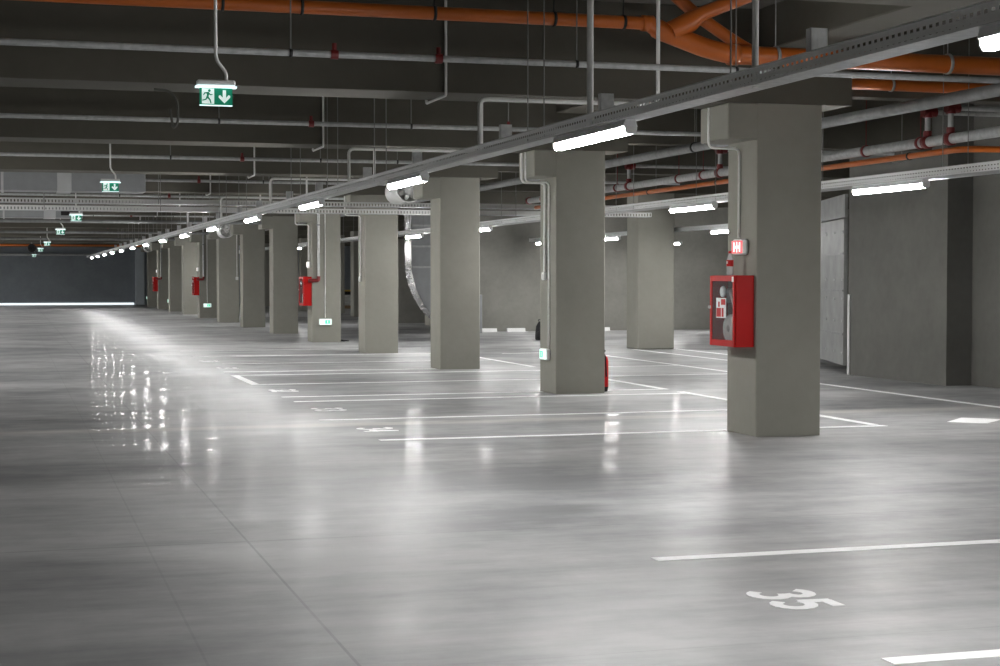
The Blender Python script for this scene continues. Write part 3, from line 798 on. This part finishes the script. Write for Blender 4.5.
# round pipes that cross in the distance
DG = 'distant pipes crossing the hall'
for i, (y, z, r, x1, m, lab) in enumerate((
        (42.9, 2.92, .045, 6.3, M_GALVD, 'grey service pipe crossing below the second rectangular duct'),
        (36.9, 2.98, .03, 6.3, M_GALVD, 'thin grey pipe crossing between the two rectangular ducts'),
        (91.2, 2.72, .06, 4.2, M_GALV, 'pale pipe crossing along the top of the dark end wall'),
        (54.6, 2.95, .04, 6.3, M_GALVD, 'grey service pipe crossing midway along the hall'),
        (66.2, 3.0, .05, 6.3, M_GALVD, 'grey service pipe crossing before the distant orange drain'))):
    one('ceiling_service_pipe', MB().tube([(-8.8, y, z), (x1, y, z)], r, 10), m, (-8.8, y, z), lab, 'pipe', DG)
t = thing('ceiling_fan_unit', 'dark round vent unit hanging before the end wall among the last exit signs', 'vent', (1.0, 83.0, 2.75))
MB().lathe([(.0, .5), (.19, .5), (.2, .45), (.2, .0), (.17, -.02), (.0, .05)], (1.02, 82.6, 2.93), 'y', 20).build('drum', M_DARK, t)
MB().box(.99, 1.05, 82.8, 82.9, 3.1, ZS - .002).build('bracket', M_ROD, t)

# ------------------------------------------------------------------ foil duct bend in the back
t = thing('foil_duct', 'large foil clad duct sweeping down in a curve behind the third pillar', 'duct', (10.2, 42.3, 0))
cx, cz, Ro, Ri, ya, yb = 12.35, 1.95, 2.15, 1.0, 42.3, 43.05
prof = []
outer = [(cx - Ro, 3.25)] + [(cx - Ro * math.cos(a), cz - Ro * math.sin(a)) for a in [PI * .5 * .66 * k / 16 for k in range(17)]]
inner = [(cx - Ri, 3.25)] + [(cx - Ri * math.cos(a), cz - Ri * math.sin(a)) for a in [PI * .5 * .66 * k / 16 for k in range(17)]]
def shell(pa, y0, y1, th):
    vs = []; fs = []
    for a, b in pa: vs += [(a, y0, b), (a, y1, b)]
    for i in range(len(pa) - 1): fs.append((2 * i, 2 * i + 1, 2 * i + 3, 2 * i + 2))
    return MB().add(vs, fs, True)
body = MB()
n = len(outer)
vs = [(a, ya, b) for a, b in outer] + [(a, ya, b) for a, b in inner] + [(a, yb, b) for a, b in outer] + [(a, yb, b) for a, b in inner]
fs = []
for i in range(n - 1):
    fs += [(i, i + 1, n + i + 1, n + i), (2 * n + i, 3 * n + i, 3 * n + i + 1, 2 * n + i + 1), (n + i, n + i + 1, 3 * n + i + 1, 3 * n + i)]
fs += [(n - 1, 3 * n - 1, 4 * n - 1, 2 * n - 1), (0, n, 3 * n, 2 * n)]
body.add(vs, fs)
body.build('duct_side', M_DUCT, t)
# crinkled foil heel
heel = MB(); hv = []; hf = []
m_ = 60
tot = []
for i in range(n - 1):
    for s in range(6):
        q = s / 6
        tot.append((outer[i][0] * (1 - q) + outer[i + 1][0] * q, outer[i][1] * (1 - q) + outer[i + 1][1] * q))
tot.append(outer[-1])
for a, b in tot:
    for j in range(7):
        d = R.uniform(-.012, .012)
        hv.append((a - .015 + d, ya - .01 + (yb - ya + .02) * j / 6, b + d * .6))
for i in range(len(tot) - 1):
    for j in range(6):
        hf.append((i * 7 + j, (i + 1) * 7 + j, (i + 1) * 7 + j + 1, i * 7 + j + 1))
heel.add(hv, hf); heel.build('foil_heel', M_FOIL, t)
for zz in (2.85, 2.3, 1.75):
    MB().box(cx - Ro + .01, cx - Ri, ya - .012, ya - .001, zz, zz + .05).build('stiffener', M_GALV, t)
MB().box(outer[-1][0] - .1, inner[-1][0] + .3, ya + .02, yb - .02, 0.001, inner[-1][1] - .05, .01).build('duct_foot', M_DUCT, t)

# ------------------------------------------------------------------ steel door leaf in the opening past the bare wall
t = thing('steel_door_leaf', 'grey riveted steel leaf standing ajar beyond the edge of the bare wall', 'door leaf', (12.47, 22.95, 0))
p0 = Vector((12.47, 22.95, 0)); d = Vector((.32, .947, 0)); nrm = Vector((-.947, .32, 0))
def leaf_box(a0, a1, z0, z1, o0, o1):
    vs = []
    for z in (z0, z1):
        for a, o in ((a0, o0), (a1, o0), (a1, o1), (a0, o1)):
            q = p0 + d * a + nrm * o; vs.append((q.x, q.y, z))
    return MB().add(vs, [(3, 2, 1, 0), (4, 5, 6, 7), (0, 1, 5, 4), (1, 2, 6, 5), (2, 3, 7, 6), (3, 0, 4, 7)])
leaf_box(0, 3.2, .13, 2.42, -.03, .03).build('door_panel', M_DOOR, t)
leaf_box(0, 3.2, 2.44, 2.80, -.03, .02).build('top_panel', M_DOOR, t)
for z in (1.86, 1.28, .6):
    leaf_box(.02, 3.18, z, z + .03, .031, .045).build('rib', M_GALVD, t)
for a in (.09, .8, 1.6, 2.4):
    for z in (.3, .8, 1.15, 1.45, 2.2):
        q = p0 + d * a + nrm * .031
        leaf_box(a, a + .03, z, z + .035, .031, .045).build('rivet', M_GALV, t)
leaf_box(2.7, 3.2, 0.001, .13, -.025, .025).build('foot', M_DARK, t)
one('corner_guard', MB().box(12.378, 12.398, 22.66, 22.72, .001, 1.24, .004), M_GUARD, (12.38, 22.68, 0), 'white upright guard strip on the edge of the bare wall', 'corner guard')

# ------------------------------------------------------------------ small things on the floor
WG = 'white wheel stops along the far wall'
def wheel_stop(x0, x1, y, lab):
    c = .03
    one('wheel_stop', MB().prism([(y - .08, .001), (y + .08, .001), (y + .05, .10), (y - .05, .10)], x0, x1, 'x'), M_WHITE, ((x0 + x1) / 2, y, 0), lab, 'wheel stop', WG)
wheel_stop(12.42, 12.84, 43.35, 'white wheel stop at the far wall, next to the third pillar')
wheel_stop(13.14, 13.66, 43.35, 'white wheel stop at the far wall, between the other visible two')
wheel_stop(15.55, 16.15, 43.35, 'white wheel stop at the far wall beside the red extinguisher pillar')
bx0, by0 = 12.13 + .04, 37.4
t = thing('backpack', 'black backpack standing on the floor half hidden by the second pillar', 'bag', (bx0, by0, 0))
MB().lathe([(.0, .001), (.15, .001), (.165, .04), (.16, .2), (.14, .34), (.09, .43), (.0, .46)], (bx0 + .05, by0, 0), 'z', 18).build('bag_body', M_BLACK, t)
MB().lathe([(.0, .03), (.09, .03), (.10, .08), (.09, .2), (.0, .23)], (bx0 - .03, by0 - .12, 0), 'z', 14).build('bag_pocket', M_BLACK, t)
MB().tube(fillet([(bx0 - .02, by0 - .03, .42), (bx0 - .06, by0 - .03, .49), (bx0 + .08, by0 - .02, .49), (bx0 + .08, by0, .43)], .03), .010, 8).build('carry_loop', M_BLACK, t)
MB().lathe([(.0, -.004), (.012, -.004), (.012, .004), (.0, .004)], (bx0 - .02, by0 - .155, .33), 'y', 10).build('buckle', M_GALV, t)
t = thing('work_glove', 'black glove lying flat on the floor beside the fifth pillar', 'glove', (7.5, 37.9, 0))
gx, gy = 7.42, 38.0
MB().lathe([(.0, .001), (.06, .002), (.065, .02), (.045, .035), (.0, .04)], (gx + .03, gy, 0), 'z', 12).build('palm', M_BLACK, t)
for i in range(4):
    a = -.35 + i * .2
    MB().tube([(gx + .07, gy - .035 + i * .022, .016), (gx + .13 + .015 * (i in (1, 2)), gy - .05 + i * .032, .017), (gx + .19 + .02 * (i in (1, 2)), gy - .06 + i * .037, .012)], [.012, .011, .007], 8).build('finger', M_BLACK, t)
MB().tube([(gx + .02, gy - .05, .015), (gx + .07, gy - .10, .014), (gx + .10, gy - .12, .01)], [.013, .012, .007], 8).build('thumb', M_BLACK, t)
# pallet load seen far away through the gap
px_, py_ = 15.55, 78.0
t = thing('pallet_load', 'distant pallet of white sacks under a yellow sheet, seen through a narrow gap', 'pallet', (px_, py_, 0))
for i in range(3): MB().box(px_ - .5, px_ + .5, py_ + i * .35, py_ + i * .35 + .1, .001, .12).build('pallet_runner', M_WOOD, t)
MB().box(px_ - .5, px_ + .5, py_ - .02, py_ + .84, .121, .15).build('pallet_deck', M_WOOD, t)
for i in range(3):
    MB().box(px_ - .46 + .02 * i, px_ + .46 - .015 * i, py_, py_ + .8, .151 + i * .17, .315 + i * .17, .05).build('sack', M_SACK, t)
MB().box(px_ - .42, px_ + .42, py_ + .05, py_ + .75, .665, .83, .03).build('dark_box', M_DARK, t)
MB().box(px_ - .5, px_ + .5, py_ - .02, py_ + .82, .832, .90, .02).build('yellow_sheet', M_YEL, t)

# ------------------------------------------------------------------ painted markings
LW, LT = .105, .003
PG = 'white parking lines'
def line_x(y, x0, x1, lab, w=LW):
    one('parking_line', MB().box(x0, x1, y - w / 2, y + w / 2, .0005, LT), M_LINE, ((x0 + x1) / 2, y, 0), lab, 'parking line', PG)
def line_y(x, y0, y1, lab, w=LW):
    one('parking_line', MB().box(x - w / 2, x + w / 2, y0, y1, .0005, LT), M_LINE, (x, (y0 + y1) / 2, 0), lab, 'parking line', PG)
line_x(5.66, 3.27, 8.4, 'white parking line nearest the viewer, below the number 35')
line_x(8.08, 3.27, 8.4, 'white parking line just above the number 35')
line_x(14.76, 3.25, 8.48, 'white parking line running up to the base of the bottle pillar')
line_x(17.02, 3.1, 8.36, 'white parking line between the numbers 33 and 34')
line_x(19.64, 3.27, 8.36, 'nearer line of the close pair before the second pillar')
line_x(20.45, 3.25, 6.69, 'farther line of the close pair before the second pillar')
line_x(20.45, 7.39, 8.37, 'short piece of line from the extinguisher to the bay end')
line_x(22.95, 3.33, 8.37, 'white parking line starting at the foot of the thick slanting stroke')
line_x(25.18, 3.33, 8.37, 'white parking line starting at the top of the thick slanting stroke')
line_x(26.12, 3.23, 6.69, 'white parking line reaching the side of the third pillar')
line_x(28.6, 3.5, 8.37, 'white parking line between the third and fourth pillar')
line_x(31.4, 3.3, 8.37, 'white parking line in front of the fourth pillar')
line_x(33.9, 3.3, 8.37, 'white parking line between the fourth and fifth pillar')
line_y(3.28, 22.9, 25.23, 'short thick white stroke closing the bay end in the aisle', .12)
line_y(8.42, 14.88, 19.92, 'white line at the bay end running back from the bottle pillar')
line_y(8.42, 20.42, 25.5, 'white line at the bay end running back from the second pillar')
line_y(8.42, 26.25, 31.3, 'white line at the bay end running back from the third pillar')
line_y(10.95, 9.0, 25.85, 'long white line in front of the bare wall')
line_y(10.95, 26.0, 31.5, 'white line ahead of the free standing pillar, continuing the wall line')
line_y(12.45, 24.0, 31.95, 'white line ending at the foot of the free standing pillar')
line_y(13.38, 26.7, 31.95, 'white line passing the far side of the free standing pillar')
line_x(23.42, 8.5, 10.9, 'white cross line between the second and bottle pillar, nearer one')
line_x(25.9, 9.2, 11.0, 'white cross line between the second and bottle pillar, farther one')
line_x(31.0, 9.3, 10.9, 'short white line seen between the second and third pillar')
one('painted_patch', MB().prism([(9.31, 14.95), (9.61, 14.68), (10.05, 15.06), (9.74, 15.36)], .0005, LT), M_LINE, (9.66, 15.0, 0), 'white painted patch on the floor beside the bottle pillar', 'floor marking')

# stall numbers, drawn as strokes; u runs along -Y (reading direction), v along +X (up)
def stroke(pts, w, fx):
    """flat ribbon along pts with mitred joints, as polygon quads lifted to LT"""
    mb = []
    n = len(pts)
    L_, R_ = [], []
    for i in range(n):
        a = Vector(pts[max(0, i - 1)]); b = Vector(pts[min(n - 1, i + 1)])
        t = (b - a).normalized(); nn = Vector((-t.y, t.x))
        p = Vector(pts[i])
        L_.append(p + nn * w / 2); R_.append(p - nn * w / 2)
    return L_, R_
def arc(cx, cy, rx, ry, a0, a1, n=10):
    return [(cx + rx * math.cos(math.radians(a0 + (a1 - a0) * i / n)), cy + ry * math.sin(math.radians(a0 + (a1 - a0) * i / n))) for i in range(n + 1)]
DIG = {
    '3': [arc(.47, .745, .37, .20, 155, -90, 10) , arc(.47, .285, .42, .245, 90, -155, 11)],
    '5': [[(.88, .92), (.20, .92)], [(.235, 1.0), (.17, .48)], [(.16, .50)] + arc(.46, .31, .42, .265, 125, -150, 11)],
    '4': [[(.62, 1.0), (.08, .32)], [(.08, .30), (.95, .30)], [(.68, 1.0), (.68, .0)]],
    '2': [arc(.5, .72, .37, .23, 165, -40, 9) + [(.12, .07)], [(.10, .06), (.90, .06)]],
    '1': [[(.20, .78), (.52, .97)], [(.55, 1.0), (.55, .0)]],
    '0': [arc(.5, .5, .36, .44, 90, 450, 20)],
}
def number(txt, yc, x0, hgt, lab, wid=.20, gap=.045, st=.062):
    t = thing('bay_number', lab, 'bay number', (x0, yc, 0), 'white bay numbers on the floor')
    import bmesh
    y = yc + (len(txt) * wid + (len(txt) - 1) * gap) / 2
    for ch in txt:
        mb = MB()
        for n_, pts in enumerate(DIG[ch]):
            lt_ = LT + .0005 * n_
            P = [(u * wid, v * hgt) for u, v in pts]
            Lp, Rp = stroke(P, st, 0)
            for i in range(len(P) - 1):
                quad = [Lp[i], Lp[i + 1], Rp[i + 1], Rp[i]]
                tv = [(x0 + q.y, y - q.x, lt_) for q in quad]; bv = [(x0 + q.y, y - q.x, .0005) for q in quad]
                mb.add(tv + bv, [(0, 1, 2, 3), (7, 6, 5, 4), (0, 4, 5, 1), (2, 6, 7, 3), (1, 5, 6, 2), (3, 7, 4, 0)])
        y -= wid + gap
        o = mb.build('digit', M_LINE, t)
        bm = bmesh.new(); bm.from_mesh(o.data); bmesh.ops.recalc_face_normals(bm, faces=bm.faces); bm.to_mesh(o.data); bm.free()
number('35', 6.89, 3.335, .305, 'white number 35 painted on the floor')
number('34', 15.8, 3.29, .34, 'white number 34 painted on the floor')
number('33', 18.38, 3.29, .34, 'white number 33 painted on the floor')
number('32', 21.6, 3.29, .34, 'white number 32 painted on the floor')
number('31', 27.2, 3.27, .32, 'white number 31, second faintest on the floor')
number('30', 29.55, 3.24, .32, 'white number 30, faintest and farthest on the floor')

# ------------------------------------------------------------------ camera, world, view
F, VX, VY, H = 1640.0, 10.0, 277.5, 1.5
p = math.atan2(333 - VY, F)
up = Vector((0, math.cos(p), -math.sin(p)))           # in camera axes (right, up, forward)
yx = Vector(((VX - 500) / F, (333 - VY) / F, 1.0)); yx -= up * yx.dot(up); yx.normalize()
xx = yx.cross(up); xx = -xx if xx.x < 0 else xx
right = Vector((xx.x, yx.x, up.x)); upw = Vector((xx.y, yx.y, up.y)); fwd = Vector((xx.z, yx.z, up.z))
cam = bpy.data.cameras.new('camera'); cam.sensor_width = 36.0; cam.lens = 36.0 * F / 1000.0
cam.clip_start = .05; cam.clip_end = 300
co = bpy.data.objects.new('camera', cam); COL.objects.link(co)
m = Matrix.Identity(4)
for i in range(3):
    m[i][0] = right[i]; m[i][1] = upw[i]; m[i][2] = -fwd[i]
m[0][3], m[1][3], m[2][3] = 0, 0, H
co.matrix_world = m
SC.camera = co

w = bpy.data.worlds.new('world'); SC.world = w
w.use_nodes = True
w.node_tree.nodes['Background'].inputs[0].default_value = (0, 0, 0, 1)
w.node_tree.nodes['Background'].inputs[1].default_value = 0.0

SC.view_settings.view_transform = 'Standard'
SC.view_settings.look = 'None'
SC.view_settings.exposure = 0.12
SC.view_settings.gamma = 1.0
SC.view_settings.use_curve_mapping = False
cy = SC.cycles
cy.max_bounces = 8; cy.diffuse_bounces = 5; cy.glossy_bounces = 4; cy.transparent_max_bounces = 16; cy.transmission_bounces = 4
cy.caustics_reflective = False; cy.caustics_refractive = False
cy.sample_clamp_indirect = 8.0
cy.use_denoising = True
